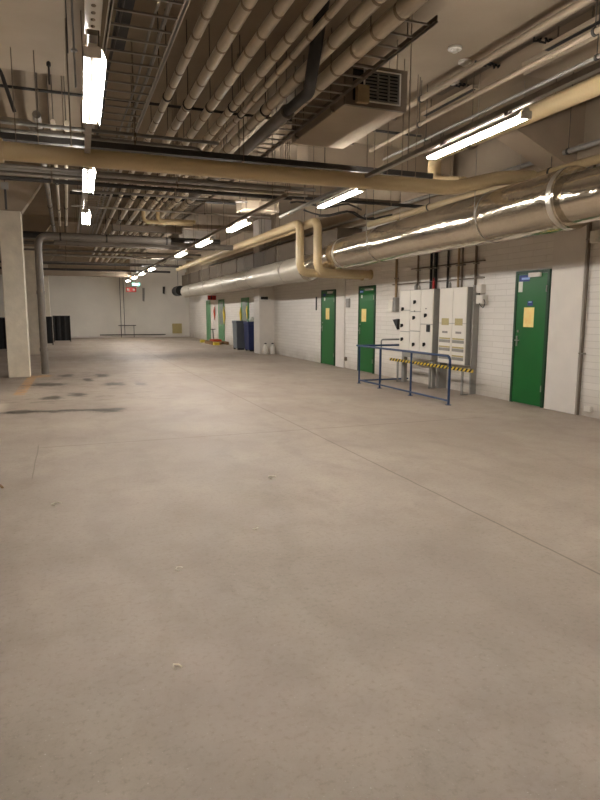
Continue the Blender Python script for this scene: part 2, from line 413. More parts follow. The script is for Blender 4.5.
rail(3.42, -6, 11.0, 'brown grey channel carrying the long lamp at right', matn='galv', step=3.0, first=.3)
rail(XR2, 9.0, 35, 'thin grey channel carrying the receding lamp row', matn='brownsteel', rot=0)

# ------------------------------------------------------------------ pipe bank and ladders
def long_pipe(name, x, z, y0, y1, r, matn, label, cat='pipe', band=.42, group=None, hang=3.1, zend=None):
    t = thing(name, label, cat, (x, y0, z), group); L_ = y1-y0
    bm = B(); tube(bm, [(0,0,0),(0,L_,0)], r, 14)
    if band:
        y = .2
        while y < min(L_, 14):
            tube(bm, [(0,y,0),(0,y+.035,0)], r+.003, 14, mi=1); y += band*random.uniform(.92,1.08)
    link('run', bm, [matn, 'band'], t, True)
    y = .5+random.random()*.4
    while y < min(L_, 26):
        bm = B(); tube(bm, [(0,y,r*.9),(0,y,CEIL-z+.01)], .005, 5)
        tube(bm, [(0,y-.015,0),(0,y+.015,0)], r+.01, 14); link('hanger', bm, 'darktray', t)
        y += hang
    return t
g = 'cream wrapped pipes side by side under the ceiling'
for x, r, lb in ((1.16,.042,'leftmost cream wrapped ceiling pipe, next to the cable ladder with steel rails'),
                 (1.42,.052,'second cream wrapped ceiling pipe from the left ladder'),
                 (1.68,.050,'third cream wrapped ceiling pipe from the left ladder'),
                 (1.92,.048,'fourth cream wrapped ceiling pipe, left of the thinnest one'),
                 (2.08,.032,'thinnest cream wrapped pipe in the ceiling bank'),
                 (2.31,.058,'cream wrapped ceiling pipe between the thinnest pipe and the dark grey drop'),
                 (2.58,.072,'widest cream wrapped pipe, rightmost of the bank beside the right ladder')):
    long_pipe('ceiling_pipe', x, 3.85, .5, 31, r, 'cream', lb, group=g)
t = thing('drain_pipe', 'dark grey drain pipe dropping through the cream pipe bank', 'pipe', (2.44, 5.5, 3.74))
bm = B(); tube(bm, [(-.25,-.3,.95),(-.25,-.3,.5),(-.25,0,-.08),(-.1,.45,-.10),(0,1.0,0),(0,1.4,0)], .058, 14, fillet=.12); link('drop', bm, 'darktray', t, True)
bm = B(); tube(bm, [(0,1.38,0),(0,7.0,0)], .072, 14); tube(bm, [(0,1.36,0),(0,1.44,0)], .082, 14); link('run', bm, 'greypipe', t, True)

def ladder(x0, x1, z, y0, y1, label, rung=.27, matn='brownsteel', railh=.05, hang=2.6, side=0):
    t = thing('cable_ladder', label, 'cable ladder', ((x0+x1)/2, y0, z)); w = (x1-x0)/2; L_ = y1-y0
    for s in (-1, 1):
        bm = B(); box(bm, s*w-.008, s*w+.008, 0, L_, 0, railh); box(bm, s*w-.02 if s<0 else s*w-.02, s*w+.02, 0, L_, 0, .004); link('side_rail', bm, matn, t)
    n = int(L_/rung)
    for k in range(min(n, 95)):
        y = .1+k*rung
        bm = B(); box(bm, -w, w, y-.011, y+.011, .008, .022); link('rung', bm, 'galv', t)
    y = .5
    while y < L_:
        for s in (-1, 1):
            bm = B(); tube(bm, [(s*(w+.015), y, 0), (s*(w+.015), y, CEIL-z+.01)], .005, 5); link('hanger_rod', bm, 'darktray', t)
        y += hang
    return t
ladder(.44, .985, 3.86, 1.0, 24, 'cable ladder left of the cream pipes, beside the lamp rail', matn='zinc')
ladder(2.64, 2.98, 3.88, 4.7, 27, 'cable ladder right of the widest cream pipe, passing the grille box', rung=.25, railh=.05)
# cables lying on the left ladder
for x, r, lb in ((.52,.016,'black cable lying along the left edge of the left ladder'), (.80,.012,'grey cable lying in the middle of the left ladder'), (.89,.020,'pale conduit lying near the right rail of the left ladder')):
    pts = [(x+.012*math.sin(k*1.3+x*9), 1.0+k*.6, 3.882+r) for k in range(38)]
    bm = B(); tube(bm, pts, r, 6); tag(link('cable', bm, 'darktray' if 'black' in lb else 'greypale', None, True), lb, 'cable')
bm = B(); box(bm, .50, .62, 4.2, 6.3, 3.9, 3.93); tag(link('gap_shadow_strip', bm, 'black'), 'dark strip standing in for the shadow gap on the left ladder by the lamp', 'shadow strip')  # black strip put in for the shadow gap beside the lamp rail
for (x, y, w, l) in ((.86, 5.35, .09, .28),):
    bm = B(); box(bm, x-w, x+w, y-l/2, y+l/2, 4.2, 4.45, .01); tube(bm, [(x, y, 4.4), (x, y, CEIL+.005)], .01, 6)
    tag(link('junction_box', bm, 'darktray'), 'dark square junction box hung above the left ladder', 'junction box')
# ------------------------------------------------------------------ big beige crossing pipe and its neighbours
t = thing('crossing_pipe', 'large beige pipe crossing the whole hall under the ceiling', 'pipe', (0, 7.45, 3.18))
bm = B(); tube(bm, [(-.85,-1.4,.25),(-.85,0,0),(2.2,0,0),(5.1,0,.02),(5.8,0,.21),(6.42,0,.27)], .096, 24, fillet=.22)
link('run', bm, 'beige', t, True)
bm = B(); tube(bm, [(-.62,0,0),(-.54,0,0)], .125, 20); link('flange', bm, 'beige', t, True)
for x in (-.3, 4.15):
    bm = B(); tube(bm, [(x-.11,0,-.02),(x-.11,0,CEIL-3.17)], .005, 5); tube(bm, [(x+.11,0,-.02),(x+.11,0,CEIL-3.17)], .005, 5)
    link('hanger', bm, 'brownsteel', t)
t = thing('riser_pipe', 'wide beige pipe above the long right lamp, turning down to the crossing pipe', 'pipe', (5.30, 0, 3.85))
bm = B(); tube(bm, [(0,-6,0),(0,8.3,0),(0,8.3,-.40),(0,7.55,-.56)], .10, 20, fillet=.2); link('run', bm, 'beige', t, True)
for y in (1.0, 4.4, 7.4):
    bm = B(); tube(bm, [(0,y,.1),(0,y,CEIL-3.845)], .006, 5); tube(bm, [(0,y-.02,0),(0,y+.02,0)], .126, 20); link('hanger', bm, 'brownsteel', t)
# dark tray directly behind crossing pipe
t = thing('cable_tray', 'dark steel cable tray crossing just above the beige crossing pipe', 'cable tray', (0, 7.95, 3.40))
bm = B(); prism(bm, [(-.1,0),(.1,0),(.1,.07),(.094,.07),(.094,.008),(-.094,.008),(-.094,.07),(-.1,.07)], 'x', -3, 5.0); link('tray', bm, 'darktray', t)
for x in (-.6, .15, 2.2, 4.05, 4.7):
    bm = B(); tube(bm, [(x,-.11,0),(x,-.11,CEIL-3.39)], .006, 5); tube(bm, [(x,.11,0),(x,.11,CEIL-3.39)], .006, 5); tube(bm, [(x,-.12,-.005),(x,.12,-.005)], .01, 6)
    link('hanger', bm, 'brownsteel', t)
def cross_pipe(y, z, x0, x1, r, matn, label, group=None, ends=None, name='crossing_conduit', cat='conduit', hang=1.8, clips=True):
    t = thing(name, label, cat, (0, y, z), group)
    pts = [(x0,0,0),(x1,0,0)]
    if ends: pts = pts + ends
    bm = B(); tube(bm, pts, r, 10, fillet=.12 if ends else 0)
    link('run', bm, matn, t, True)
    x = x0+.3
    while x < x1:
        bm = B(); tube(bm, [(x,0,r*.7),(x,0,CEIL-z+.01)], .005, 5); tube(bm, [(x-.012,0,0),(x+.012,0,0)], r+.007, 10); link('hanger', bm, 'brownsteel', t)
        x += hang
    return t
cross_pipe(8.15, 3.66, -3, 1.95, .022, 'greypale', 'pale conduit crossing above the dark tray, upper of a close pair')
cross_pipe(8.20, 3.58, -3, 1.75, .024, 'greypale', 'pale conduit crossing above the dark tray, lower of a close pair', ends=[(1.75,0,-.12)])
cross_pipe(8.32, 3.72, -3, -.25, .04, 'galv', 'galvanised conduit at far left bending down behind the beige crossing pipe', ends=[(-.25,0,-.4)])
cross_pipe(8.3, 3.62, -.22, .5, .034, 'galv', 'short galvanised sleeve beside the left ladder above the dark tray')
cross_pipe(8.7, 4.22, -3.5, 5.3, .018, 'darktray', 'thin dark conduit crossing high above the cream pipes', hang=3)
cross_pipe(7.6, 4.1, -3, -.55, .02, 'darktray', 'thin dark conduit at upper left that bends down to the pipe bundle', ends=[(-.42,.1,-.45)])
# bundle behind the crossing pipe
g = 'grey conduits bundled behind the beige crossing pipe'
for k, (dy, z, r, mm) in enumerate(((0,3.50,.030,'greypipe'),(.1,3.42,.020,'galv'),(.2,3.52,.036,'greypale'),(.32,3.40,.030,'darktray'),(.42,3.50,.024,'greypipe'))):
    cross_pipe(9.75+dy, z, -4, 3.95-.1*k, r, mm, ['upper front grey conduit','slim shiny lower conduit','thick pale middle conduit','dark rear lower conduit','rear upper grey conduit'][k]+' in the bundle right behind the beige crossing pipe', g)
# long left side conduits
long_pipe('sloping_conduit', -.22, 3.86, 8.45, 21, .048, 'greypipe', 'long speckled grey conduit at left running away past the column haunch', band=.55)
long_pipe('thin_pipe', -.04, 3.84, 8.6, 18.5, .030, 'cream', 'thin cream pipe left of the second left lamp, nearer the column', band=0)
long_pipe('thin_pipe', .12, 3.84, 8.6, 18.5, .030, 'cream', 'thin cream pipe left of the second left lamp, nearer the lamp', band=0)
# grey downpipe with elbow
t = thing('downpipe', 'grey downpipe beside the nearest column, bending along the ceiling', 'pipe', (-.54, 16.05, 0))
bm = B(); tube(bm, [(0,0,0),(0,0,3.27),(3.1,0,3.27)], .085, 20, fillet=.24); link('run', bm, 'greypipe', t, True)
for z in (.55, 1.9):
    bm = B(); tube(bm, [(0,0,z),(0,0,z+.09)], .098, 20); link('socket', bm, 'greypipe', t, True)
for x in (.5, 1.55, 3.0):
    bm = B(); tube(bm, [(x,0,3.3),(x,0,CEIL+.01)], .006, 5); tube(bm, [(x-.02,0,3.27),(x+.02,0,3.27)], .096, 20); link('hanger', bm, 'darktray', t)
cross_pipe(16.9, 3.26, -.2, 4.4, .075, 'greypipe', 'thick mid grey pipe crossing behind the downpipe bend', name='crossing_drain', cat='pipe')
cross_pipe(17.6, 3.46, -4, 4.2, .085, 'darktray', 'thick dark pipe crossing beyond the downpipe bend', name='crossing_drain', cat='pipe')
cross_pipe(18.4, 3.34, -3.5, 3.4, .05, 'greypipe', 'medium grey pipe crossing beyond the thick dark pipe', name='crossing_drain', cat='pipe')
# twin beige elbows in the middle
for k, (x, y) in enumerate(((1.74, 14.6), (2.02, 14.3))):
    t = thing('elbow_pipe', ['left','right'][k]+' one of two small beige pipes dropping and turning right mid ceiling', 'pipe', (x, y, 3.52))
    bm = B(); tube(bm, [(0,0,.24),(0,0,0),(2.85-x,0,0)], .045, 12, fillet=.1); link('run', bm, 'beige', t, True)
    bm = B(); tube(bm, [(.6,0,0),(.6,0,CEIL-3.51)], .005, 5); link('hanger', bm, 'darktray', t)
# clutter of conduits across the far ceiling
g = 'thin conduits crossing the far ceiling'
for k, (y, z, x0, x1, r, mm) in enumerate(((11.9,3.62,.2,3.4,.022,'greypipe'),(12.6,4.05,.2,4.6,.03,'darktray'),(13.5,3.6,.2,4.4,.02,'galv'),(14.9,4.1,.2,5.0,.035,'darktray'),
        (19.6,3.6,-5,4.9,.03,'galv'),(20.4,3.55,-5,4.7,.04,'darktray'),(21.3,3.75,-5,4.8,.022,'greypale'),(22.2,3.5,-5,4.6,.035,'greypipe'),
        (24.6,3.55,-5,4.8,.04,'galv'),(25.8,3.65,-5,4.9,.05,'darktray'),(26.6,3.45,-5,4.7,.03,'greypipe'),(28.0,3.5,-5,4.8,.05,'darktray'),(29.4,3.6,-5,4.9,.04,'greypale'),(30.4,3.4,-5,4.8,.05,'darktray'))):
    cross_pipe(y, z, x0, x1, r, mm, 'thin conduit crossing the far ceiling among the cream pipes', g, hang=2.4)
for k, (x0, y0, z0, lb) in enumerate(((4.0, 11.1, 3.52, 'black hose drooping behind the crossing pipe, the left one'), (4.5, 11.6, 3.46, 'black hose drooping behind the crossing pipe, the middle one'), (4.7, 11.3, 3.40, 'black hose drooping behind the crossing pipe, the right one'))):
    bm = B(); pts = [(x0+.17*j, y0+.12*math.sin(j*.9+k), z0+.05*math.sin(j*1.1+k*2)) for j in range(10)]
    tube(bm, pts, .017, 8); tube(bm, [pts[2], (pts[2][0], pts[2][1], CEIL+.01)], .005, 5); tube(bm, [pts[7], (pts[7][0], pts[7][1], CEIL+.01)], .005, 5)
    tag(link('hose', bm, 'darktray', None, True), lb, 'hose')
cross_pipe(10.9, 3.58, 3.9, 7.0, .03, 'darktray', 'dark conduit reaching the right wall behind the black hoses')
cross_pipe(12.2, 3.86, 3.4, 7.0, .05, 'brownsteel', 'brown conduit reaching the right wall beyond the black hoses')
# flat ducts crossing
def rect_duct(name, x0, x1, y0, y1, z0, z1, matn, label, flange=1.2, axis='x'):
    t = thing(name, label, 'ventilation duct', ((x0+x1)/2, (y0+y1)/2, z0)); a, b_, c = (x1-x0)/2, (y1-y0)/2, z1-z0
    bm = B(); box(bm, -a, a, -b_, b_, 0, c, .008); link('duct', bm, matn, t)
    if flange:
        L_ = 2*(a if axis == 'x' else b_); n = max(1, int(L_/flange))
        for k in range(n+1):
            p = -L_/2+k*L_/n; bm = B(); e = .018
            if axis == 'x': box(bm, p-.012, p+.012, -b_-e, b_+e, -e, c+e)
            else: box(bm, -a-e, a+e, p-.012, p+.012, -e, c+e)
            link('flange', bm, matn, t)
    for s in (-.8, .8):
        bm = B()
        for q in (-1, 1):
            P = (s*a, q*(b_+.03)) if axis == 'x' else (q*(a+.03), s*b_)
            tube(bm, [(P[0],P[1],-.02),(P[0],P[1],CEIL-z0+.01)], .006, 5)
        link('hanger', bm, 'darktray', t)
    return t
rect_duct('flat_duct', 3.95, 6.8, 10.05, 10.55, 4.02, 4.40, 'beam', 'flat beige duct crossing the ceiling beyond the grille box')
rect_duct('flat_duct', 3.35, 4.1, 12.1, 12.5, 3.52, 3.70, 'beam', 'small beige duct piece right above the first receding lamp', flange=.25)
rect_duct('flat_duct', 1.2, 2.9, 16.3, 16.6, 3.52, 3.66, 'brownsteel', 'low beige duct crossing beyond the two small beige elbows')
rect_duct('flat_duct', -1.4, .12, .5, 8.1, 4.22, 4.7, 'beam', 'wide flat beige duct overhead in the upper left corner', axis='y', flange=0)
rect_duct('flat_duct', -4, 3.0, 30.8, 31.3, 3.15, 3.42, 'beam', 'beige flat duct crossing low before the back wall', flange=1.4)
rect_duct('flat_duct', 3.3, 4.4, 19.0, 21.0, 3.7, 3.95, 'galv', 'wide steel duct crossing above the receding lamps', flange=.6)
t = rect_duct('flat_duct', 6.36, 7.0, 14.2, 36.0, 2.98, 3.56, 'shadebrown', 'long brown box added for the shade on the wall above the far foil duct', axis='y', flange=2.4)  # added dark box, stands in for shade on the upper wall
# hanging bolt on the duct
bm = B(); tube(bm, [(-.05,7.7,3.98),(-.05,7.7,4.23)], .010, 8); tube(bm, [(-.05,7.7,4.17),(-.05,7.7,4.21)], .022, 8)
tag(link('hanging_bolt', bm, 'darktray'), 'short dark bolt hanging beneath the wide duct at upper left', 'bolt')
t = thing('threaded_hanger', 'pale rod with a washer hanging between the wide duct and the first lamp', 'hanger', (.21, 7.3, 3.85))
bm = B(); tube(bm, [(0,0,0),(0,0,.905)], .010, 8); link('rod', bm, 'greypale', t); bm = B(); tube(bm, [(0,0,.36),(0,0,.38)], .035, 12); link('washer', bm, 'greypale', t)
# white flag-like sprinkler tag on the haunch
t = thing('hanging_tag', 'small pale tag with a dark strap hanging before the column haunch', 'tag', (-.74, 10.07, 3.12))
bm = B(); box(bm, -.05, .05, -.01, .01, .12, .22, .003); link('plate', bm, 'greypale', t)
bm = B(); box(bm, -.012, .018, -.008, .008, -.16, .12); tube(bm, [(0,0,.2),(0,0,.27)], .006, 5); link('strap', bm, 'darktray', t)
# ------------------------------------------------------------------ ventilation box with the grille
t = thing('ventilation_unit', 'beige ceiling ventilation box with a grey grille on its end', 'ventilation unit', (3.45, 6.68, 3.83))
bm = B(); box(bm, -.39, .40, .02, 1.75, 0, .45, .01); link('housing', bm, 'beam', t)
bm = B(); 
for (a, b_, c, d) in ((-.39,-.30,0,.45),(.32,.40,0,.45),(-.30,.32,0,.055),(-.30,.32,.40,.45)): box(bm, a, b_, -.02, .03, c, d)
link('end_frame', bm, 'brownsteel', t)
bm = B(); box(bm, -.30, .32, .012, .02, .055, .40); link('grille_back', bm, 'black', t)
bm = B()
for k in range(9):
    z = .085+k*.037; prism(bm, [(-.03, z-.012), (-.024, z-.014), (.004, z+.014), (-.002, z+.016)], 'x', -.15, .29)
for x in (-.15, .02, .16, .29): box(bm, x-.006, x+.006, -.03, .0, .06, .40)
link('grille', bm, 'greypale', t)
bm = B(); box(bm, -.17, .31, -.034, -.026, .05, .065); box(bm, -.17, .31, -.034, -.026, .392, .405); box(bm, .295, .31, -.034, -.026, .05, .405); box(bm, -.17, -.155, -.034, -.026, .05, .405); link('grille_frame', bm, 'white', t)
bm = B(); box(bm, -.27, -.12, -.09, -.02, .02, .21, .008); link('tan_panel', bm, 'tan', t)
for x, y in ((-.43,.3),(.44,.3),(-.43,1.5),(.44,1.5)):
    bm = B(); tube(bm, [(x,y,.02),(x,y,CEIL-3.825)], .008, 6); box(bm, min(x,x*.85), max(x,x*.85), y-.02, y+.02, 0, .03); link('hanger_rod', bm, 'brownsteel', t)
t = thing('transition_duct', 'tapered shiny duct leaving the back of the ventilation box', 'ventilation duct', (3.45, 8.45, 3.92))
bm = B(); a = [(-.36,.02,0),(.36,.02,0),(.36,.02,.45),(-.36,.02,.45)]; c = [(-.2,1.1,.2),(.5,1.1,.2),(.5,1.1,.5),(-.2,1.1,.5)]
va = [bm.verts.new(p) for p in a]; vc = [bm.verts.new(p) for p in c]
for f in ([va[::-1], vc]+[[va[i],va[(i+1)%4],vc[(i+1)%4],vc[i]] for i in range(4)]): bm.faces.new(f)
link('duct', bm, 'foil', t)
bm = B(); tube(bm, [(.15,.9,.45),(.15,.9,.84)], .008, 6); link('hanger', bm, 'brownsteel', t)
# ------------------------------------------------------------------ foil ducts
def foil_duct(x, z, y0, y1, r, label, seams, matn='foil', z1=None, r1=None):
    z1 = z if z1 is None else z1; r1 = r if r1 is None else r1
    zz = lambda q: (z1-z)*q/(y1-y0); rq = lambda q: r+(r1-r)*q/(y1-y0)
    t = thing('foil_duct', label, 'ventilation duct', (x, y0, z))
    bm = B(); n = int((y1-y0)/.12); seg = 40; rings = []
    for i in range(n+1):
        y = (y1-y0)*i/n
        ring = []
        for k in range(seg):
            a = 2*math.pi*k/seg
            rr = rq(y)*(1+.010*math.sin(3*a+y*.9)+.006*math.sin(7*a-y*2.3)+.005*math.sin(y*5.1+a))
            ring.append(bm.verts.new((rr*math.cos(a), y, zz(y)+rr*math.sin(a))))
        rings.append(ring)
    for i in range(n):
        for k in range(seg): bm.faces.new((rings[i][k], rings[i][(k+1)%seg], rings[i+1][(k+1)%seg], rings[i+1][k]))
    bm.faces.new(rings[0]); bm.faces.new(rings[-1][::-1])
    link('wrap', bm, matn, t, True)
    for y in seams:
        bm = B(); tube(bm, [(0,y-y0-.04,zz(y-y0)),(0,y-y0+.04,zz(y-y0))], rq(y-y0)*1.014, 40); link('seam_tape', bm, 'foilseam', t, True)
    y = 1.5
    while y < y1-y0-.5:
        bm = B()
        for s in (-1,1): tube(bm, [(s*(rq(y)+.02),y,zz(y)-.02),(s*(rq(y)+.02),y,CEIL-z+.01)], .006, 5)
        tube(bm, [(0,y-.009,zz(y)),(0,y+.009,zz(y))], rq(y)*1.016, 40)
        link('hanger', bm, 'galv', t); y += 3.4
    return t
foil_duct(5.84, 2.87, -7, 6.02, .303, 'silver foil wrapped round duct at the right edge, slimmer nearest section', [5.2])
foil_duct(5.85, 2.89, 6.0, 12.95, .37, 'fattest silver foil wrapped duct section, above the doors and cabinets', [6.08, 12.6], z1=2.80, r1=.33)
foil_duct(5.90, 2.63, 14.9, 32.3, .335, 'far lower section of silver foil round duct beyond the twin beige pipes', [21, 27], 'dullfoil', z1=2.55, r1=.30)
t = thing('duct_reducer', 'sloping foil reducer joining the two silver ducts behind the twin pipes', 'ventilation duct', (5.85, 12.95, 2.80))
bm = B(); tube(bm, [(0,0,0),(0,.2,0),(.02,.7,-.02),(.05,1.6,-.16),(.05,1.97,-.17)], .29, 32, rads=[.325,.30,.27,.29,.325]); link('sleeve', bm, 'foil', t, True)
t = thing('black_duct', 'black round duct end beyond the foil duct at the back corner', 'ventilation duct', (5.95, 34.2, 2.66))
bm = B(); tube(bm, [(0,0,0),(0,1.4,0)], .27, 28); link('sleeve', bm, 'black', t, True)
bm = B(); tube(bm, [(0,.86,0),(0,.94,0)], .28, 28); tube(bm, [(0,.9,.2),(0,.9,2.09)], .01, 6); link('collar', bm, 'black', t, True)
# twin beige pipes
for k, (x, y, x1, y1) in enumerate(((5.15, 13.62, XR, 30.3), (5.40, 13.15, XR, 26.0))):
    t = thing('looping_pipe', ['left','right'][k]+' one of twin beige pipes dropping below the foil duct and into the wall', 'pipe', (x, y, 2.42))
    bm = B(); tube(bm, [(0,y1-y,1.12),(0,0,1.12),(0,0,0),(x1-x+.03,.60,0)], .098, 20, fillet=.24); link('run', bm, 'beige', t, True)
    bm = B(); tube(bm, [(x1-x-.03,.58,0),(x1-x+.01,.59,0)], .12, 20); link('wall_collar', bm, 'beige', t, True)
    for yy in (3, 8):
        bm = B(); tube(bm, [(0,yy,1.15),(0,yy,CEIL-2.41)], .006, 5); link('hanger', bm, 'brownsteel', t)
long_pipe('wall_pipe', 6.45, 3.45, -6, 12.7, .06, 'beige', 'beige pipe high on the right, between the foil duct and wall ledge', band=0)
long_pipe('wall_pipe', 6.62, 3.72, -6, 30, .035, 'greypale', 'thin pale conduit just in front of the wall ledge', band=0)
# ceiling conduits near right
for x, z, r, y0, y1, mm, lb in ((4.78,4.12,.03,-2,9.4,'beam','brown conduit running just left of the wide beige pipe'),
                            (5.02,4.0,.02,-2,9.4,'greypale','slim pale conduit above the long right lamp'),
                            (4.86,4.5,.04,-2,9.8,'beam','beige painted pipe close under the ceiling above the right lamp')):
    long_pipe('ceiling_conduit', x, z, y0, y1, r, mm, lb, 'conduit', band=0)
# two unlit slim strips
for x, y0, y1, lb in ((5.42, 5.3, 6.2, 'unlit slim strip lamp on the ceiling at the upper right edge'), (5.4, 7.5, 8.8, 'unlit slim strip lamp on the ceiling above the long lit lamp')):
    t = thing('strip_lamp', lb, 'ceiling lamp', (x, y0, 4.55))
    bm = B(); box(bm, -.05, .05, 0, y1-y0, .0, .05, .004); link('housing', bm, 'beam', t)
    bm = B(); box(bm, -.028, .028, .03, y1-y0-.03, -.006, .002); link('slot', bm, 'black', t)
    bm = B(); tube(bm, [(0,.2,.04),(0,.2,.205)], .01, 6); tube(bm, [(0,y1-y0-.2,.04),(0,y1-y0-.2,.205)], .01, 6); link('hanger', bm, 'brownsteel', t)
# smoke detectors, cable clumps and ceiling strip
for x, y, lb in ((4.66, 6.92, 'round white smoke detector left of the hanging rod'), (5.28, 7.85, 'round white smoke detector with a black clamp, farther one near the dark strip lamp'), (5.02, 7.22, 'round white plate half under the black ceiling clamp')):
    t = thing('smoke_detector', lb, 'smoke detector', (x, y, CEIL))
    bm = B(); tube(bm, [(0,0,0.002),(0,0,-.025)], .085, 20); link('base', bm, 'white', t, True)
    bm = B(); tube(bm, [(0,0,-.02),(0,0,-.055)], .05, 20, rads=[.055,.035]); link('sensor', bm, 'white', t, True)
for x, y, s, lb in ((5.30, 7.15, 1, 'black cable clamp on the ceiling beside the round white plate'), (5.52, 6.32, -1, 'ragged black cable clamp on the ceiling, the right one'), (5.42, 7.9, 1, 'small black clamp on the ceiling near the farther detector')):
    bm = B()
    for k in range(5):
        dx = -.16+k*.07
        tube(bm, [(x+dx, y+.03*math.sin(k*2), CEIL+.004), (x+dx+.03, y+.05*math.cos(k), CEIL-.03), (x+dx+.08, y-.02*math.sin(k), CEIL-.035-.02*(k%2)), (x+dx+.1, y, CEIL-.004)], .014, 6)
    tag(link('ceiling_clamp', bm, 'black', None, True), lb, 'clamp')
bm = B(); box(bm, 5.36, 5.46, 2.0, 8.4, CEIL-.006, CEIL+.004); tag(link('ceiling_strip', bm, 'brownsteel'), 'flat brown strip along the ceiling between the black clamps', 'strip')
# ------------------------------------------------------------------ doors
def door(n, y0, y1, h, matn='green', extra=None, swing=1):
    t = bpy.data.objects.new('door_%d' % n, None); COL.objects.link(t); t.location = (XR, (y0+y1)/2, 0); t['kind'] = 'structure'
    w = (y1-y0)/2
    bm = B(); box(bm, -.035, .01, -w, -w+.05, 0, h); box(bm, -.035, .01, w-.05, w, 0, h); box(bm, -.035, .01, -w+.05, w-.05, h-.05, h)
    link('door_frame', bm, 'darkframe' if matn == 'green' else matn, t)
    bm = B(); box(bm, -.028, .01, -w+.054, w-.054, .012, h-.054, .003); link('door_leaf', bm, matn, t)
    hy = w-.1
    bm = B(); box(bm, -.036, -.027, hy-.018, hy+.018, .95, 1.12, .002); tube(bm, [(-.03,hy,1.05),(-.075,hy,1.05),(-.075,hy-.11,1.05)], .009, 8, fillet=.015); link('door_handle', bm, 'steel', t, True)
    bm = B(); tube(bm, [(-.024,hy-.02,1.2),(-.04,hy-.02,1.2)], .02, 12); link('lock', bm, 'steel', t, True)
    for z in (.3, h-.3):
        bm = B(); tube(bm, [(-.04,-w+.05,z-.05),(-.04,-w+.05,z+.05)], .009, 8); link('hinge', bm, 'steel', t)
    return t, w
def plate(parent, name, yc, zc, wy, hz, matn, x=-.0285, th=.002):
    bm = B(); box(bm, x-th, x, yc-wy/2, yc+wy/2, zc-hz/2, zc+hz/2); return link(name, bm, matn, parent)
t, w = door(1, 7.66, 8.44, 2.18); c = 8.05
plate(t, 'blue_notice', 8.235-c, 2.06, .25, .10, 'bluesign'); plate(t, 'notice_lettering', 8.20-c, 2.055, .19, .035, 'lightblue', x=-.0306)
bm = B(); box(bm, -.075, -.028, 7.84-c, 8.10-c, 2.07, 2.14, .005); link('door_closer', bm, 'white', t)
plate(t, 'white_notice', 8.315-c, 1.925, .10, .17, 'paper')
plate(t, 'blue_pictogram', 8.07-c, 1.655, .12, .075, 'bluesign'); plate(t, 'pictogram_symbol', 8.07-c, 1.675, .07, .02, 'lightblue', x=-.0306)
plate(t, 'yellow_notice', 8.085-c, 1.43, .235, .32, 'yellowpaper')
t, w = door(2, 13.46, 14.36, 2.16); c = 13.91
plate(t, 'yellow_notice', 14.04-c, 1.43, .26, .32, 'yellowpaper'); plate(t, 'blue_notice', 14.19-c, 2.02, .2, .07, 'bluesign')
plate(t, 'notice_lettering', 14.19-c, 2.02, .16, .03, 'lightblue', x=-.0306)
bm = B(); box(bm, -.075, -.028, 13.55-c, 13.93-c, 2.04, 2.09, .005); link('door_closer', bm, 'greypale', t)
plate(t, 'white_notice', 14.17-c, 1.9, .07, .08, 'paper')
t, w = door(3, 15.84, 16.84, 2.14); c = 16.34
plate(t, 'yellow_notice', 16.36-c, 1.46, .26, .32, 'yellowpaper'); plate(t, 'blue_notice', 16.6-c, 2.0, .2, .07, 'bluesign'); plate(t, 'white_notice', 16.58-c, 1.88, .08, .09, 'paper')
bm = B(); box(bm, -.075, -.028, 16.0-c, 16.3-c, 2.03, 2.09, .005); link('door_closer', bm, 'white', t)
for n, y0, y1 in ((4, 31.85, 32.8), (5, 28.85, 30.0), (6, 24.6, 25.75)):
    t, w = door(n, y0, y1, 2.1, 'greenpale')
    if n > 4:
        bm = B(); box(bm, -.032, -.028, -w+.2, w-.2, .9, 1.95); link('door_glass', bm, 'glassgrey', t)
# ------------------------------------------------------------------ electrical cabinets
XA = 6.74
t = thing('switch_cabinet', 'large cream switch cabinet with black rotary handles, left of the meter cabinet', 'electrical cabinet', (XA, 11.08, 0))
w = .64
bm = B(); box(bm, .02, XR-XA+.003, -w, w, .70, 1.965, .004); link('body', bm, 'cabgrey', t)
cols = [(-w, -.19), (-.19, .22), (.22, w)]   # near to far
cells = [[(.70,1.27,'h',.72),(1.27,1.965,'h',.58)], [(.70,1.12,'h',.55),(1.12,1.52,'h',.72),(1.52,1.965,'h',.5)], [(.70,1.10,'h',.6),(1.10,1.55,'h',.45),(1.55,1.965,'h',.3)]]
for (a, b_), cl in zip(cols, cells):
    for (z0, z1, _, q) in cl:
        bm = B(); box(bm, 0, .022, a+.006, b_-.006, z0+.006, z1-.006, .004); d = link('door', bm, 'cab', t)
def knob(p, y, z, dark=True, s=1):
    bm = B(); tube(bm, [(0,y,z),(-.02,y,z)], .033*s, 14); box(bm, -.045, -.018, y-.012*s, y+.012*s, z-.045*s, z+.03*s, .004)
    link('rotary_handle', bm, 'black', p, True)
for y, z in ((-.40,1.45),(-.38,1.0-.13),(.02,1.72),(.04,1.40),(.03,.85),(.5,1.58),(.52,1.23),(.50,.94)): knob(t, y, z)
bm = B(); box(bm, -.02, .002, -.56, -.45, 1.12, 1.26, .004); link('display', bm, 'black', t)
for y, z in ((-.40,1.58),(.03,1.53)):
    bm = B(); tube(bm, [(0,y,z),(-.012,y,z)], .012, 10); link('indicator', bm, 'black', t)
for y in (-.56, .56):
    bm = B(); box(bm, .06, .14, y-.05, y+.05, 0, .70); link('leg', bm, 'cabgrey', t)
bm = B(); box(bm, .02, .3, -w+.02, w-.1, .56, .70, .004); link('cable_base', bm, 'cabgrey', t)
XBc = 6.84
t = thing('meter_cabinet', 'tall cream meter cabinet with yellowish window strips, beside the rotary switches', 'electrical cabinet', (XBc, 9.93, 0))
w = .44
bm = B(); box(bm, .02, XR-XBc+.003, -w, w, .53, 1.97, .004); link('body', bm, 'cabgrey', t)
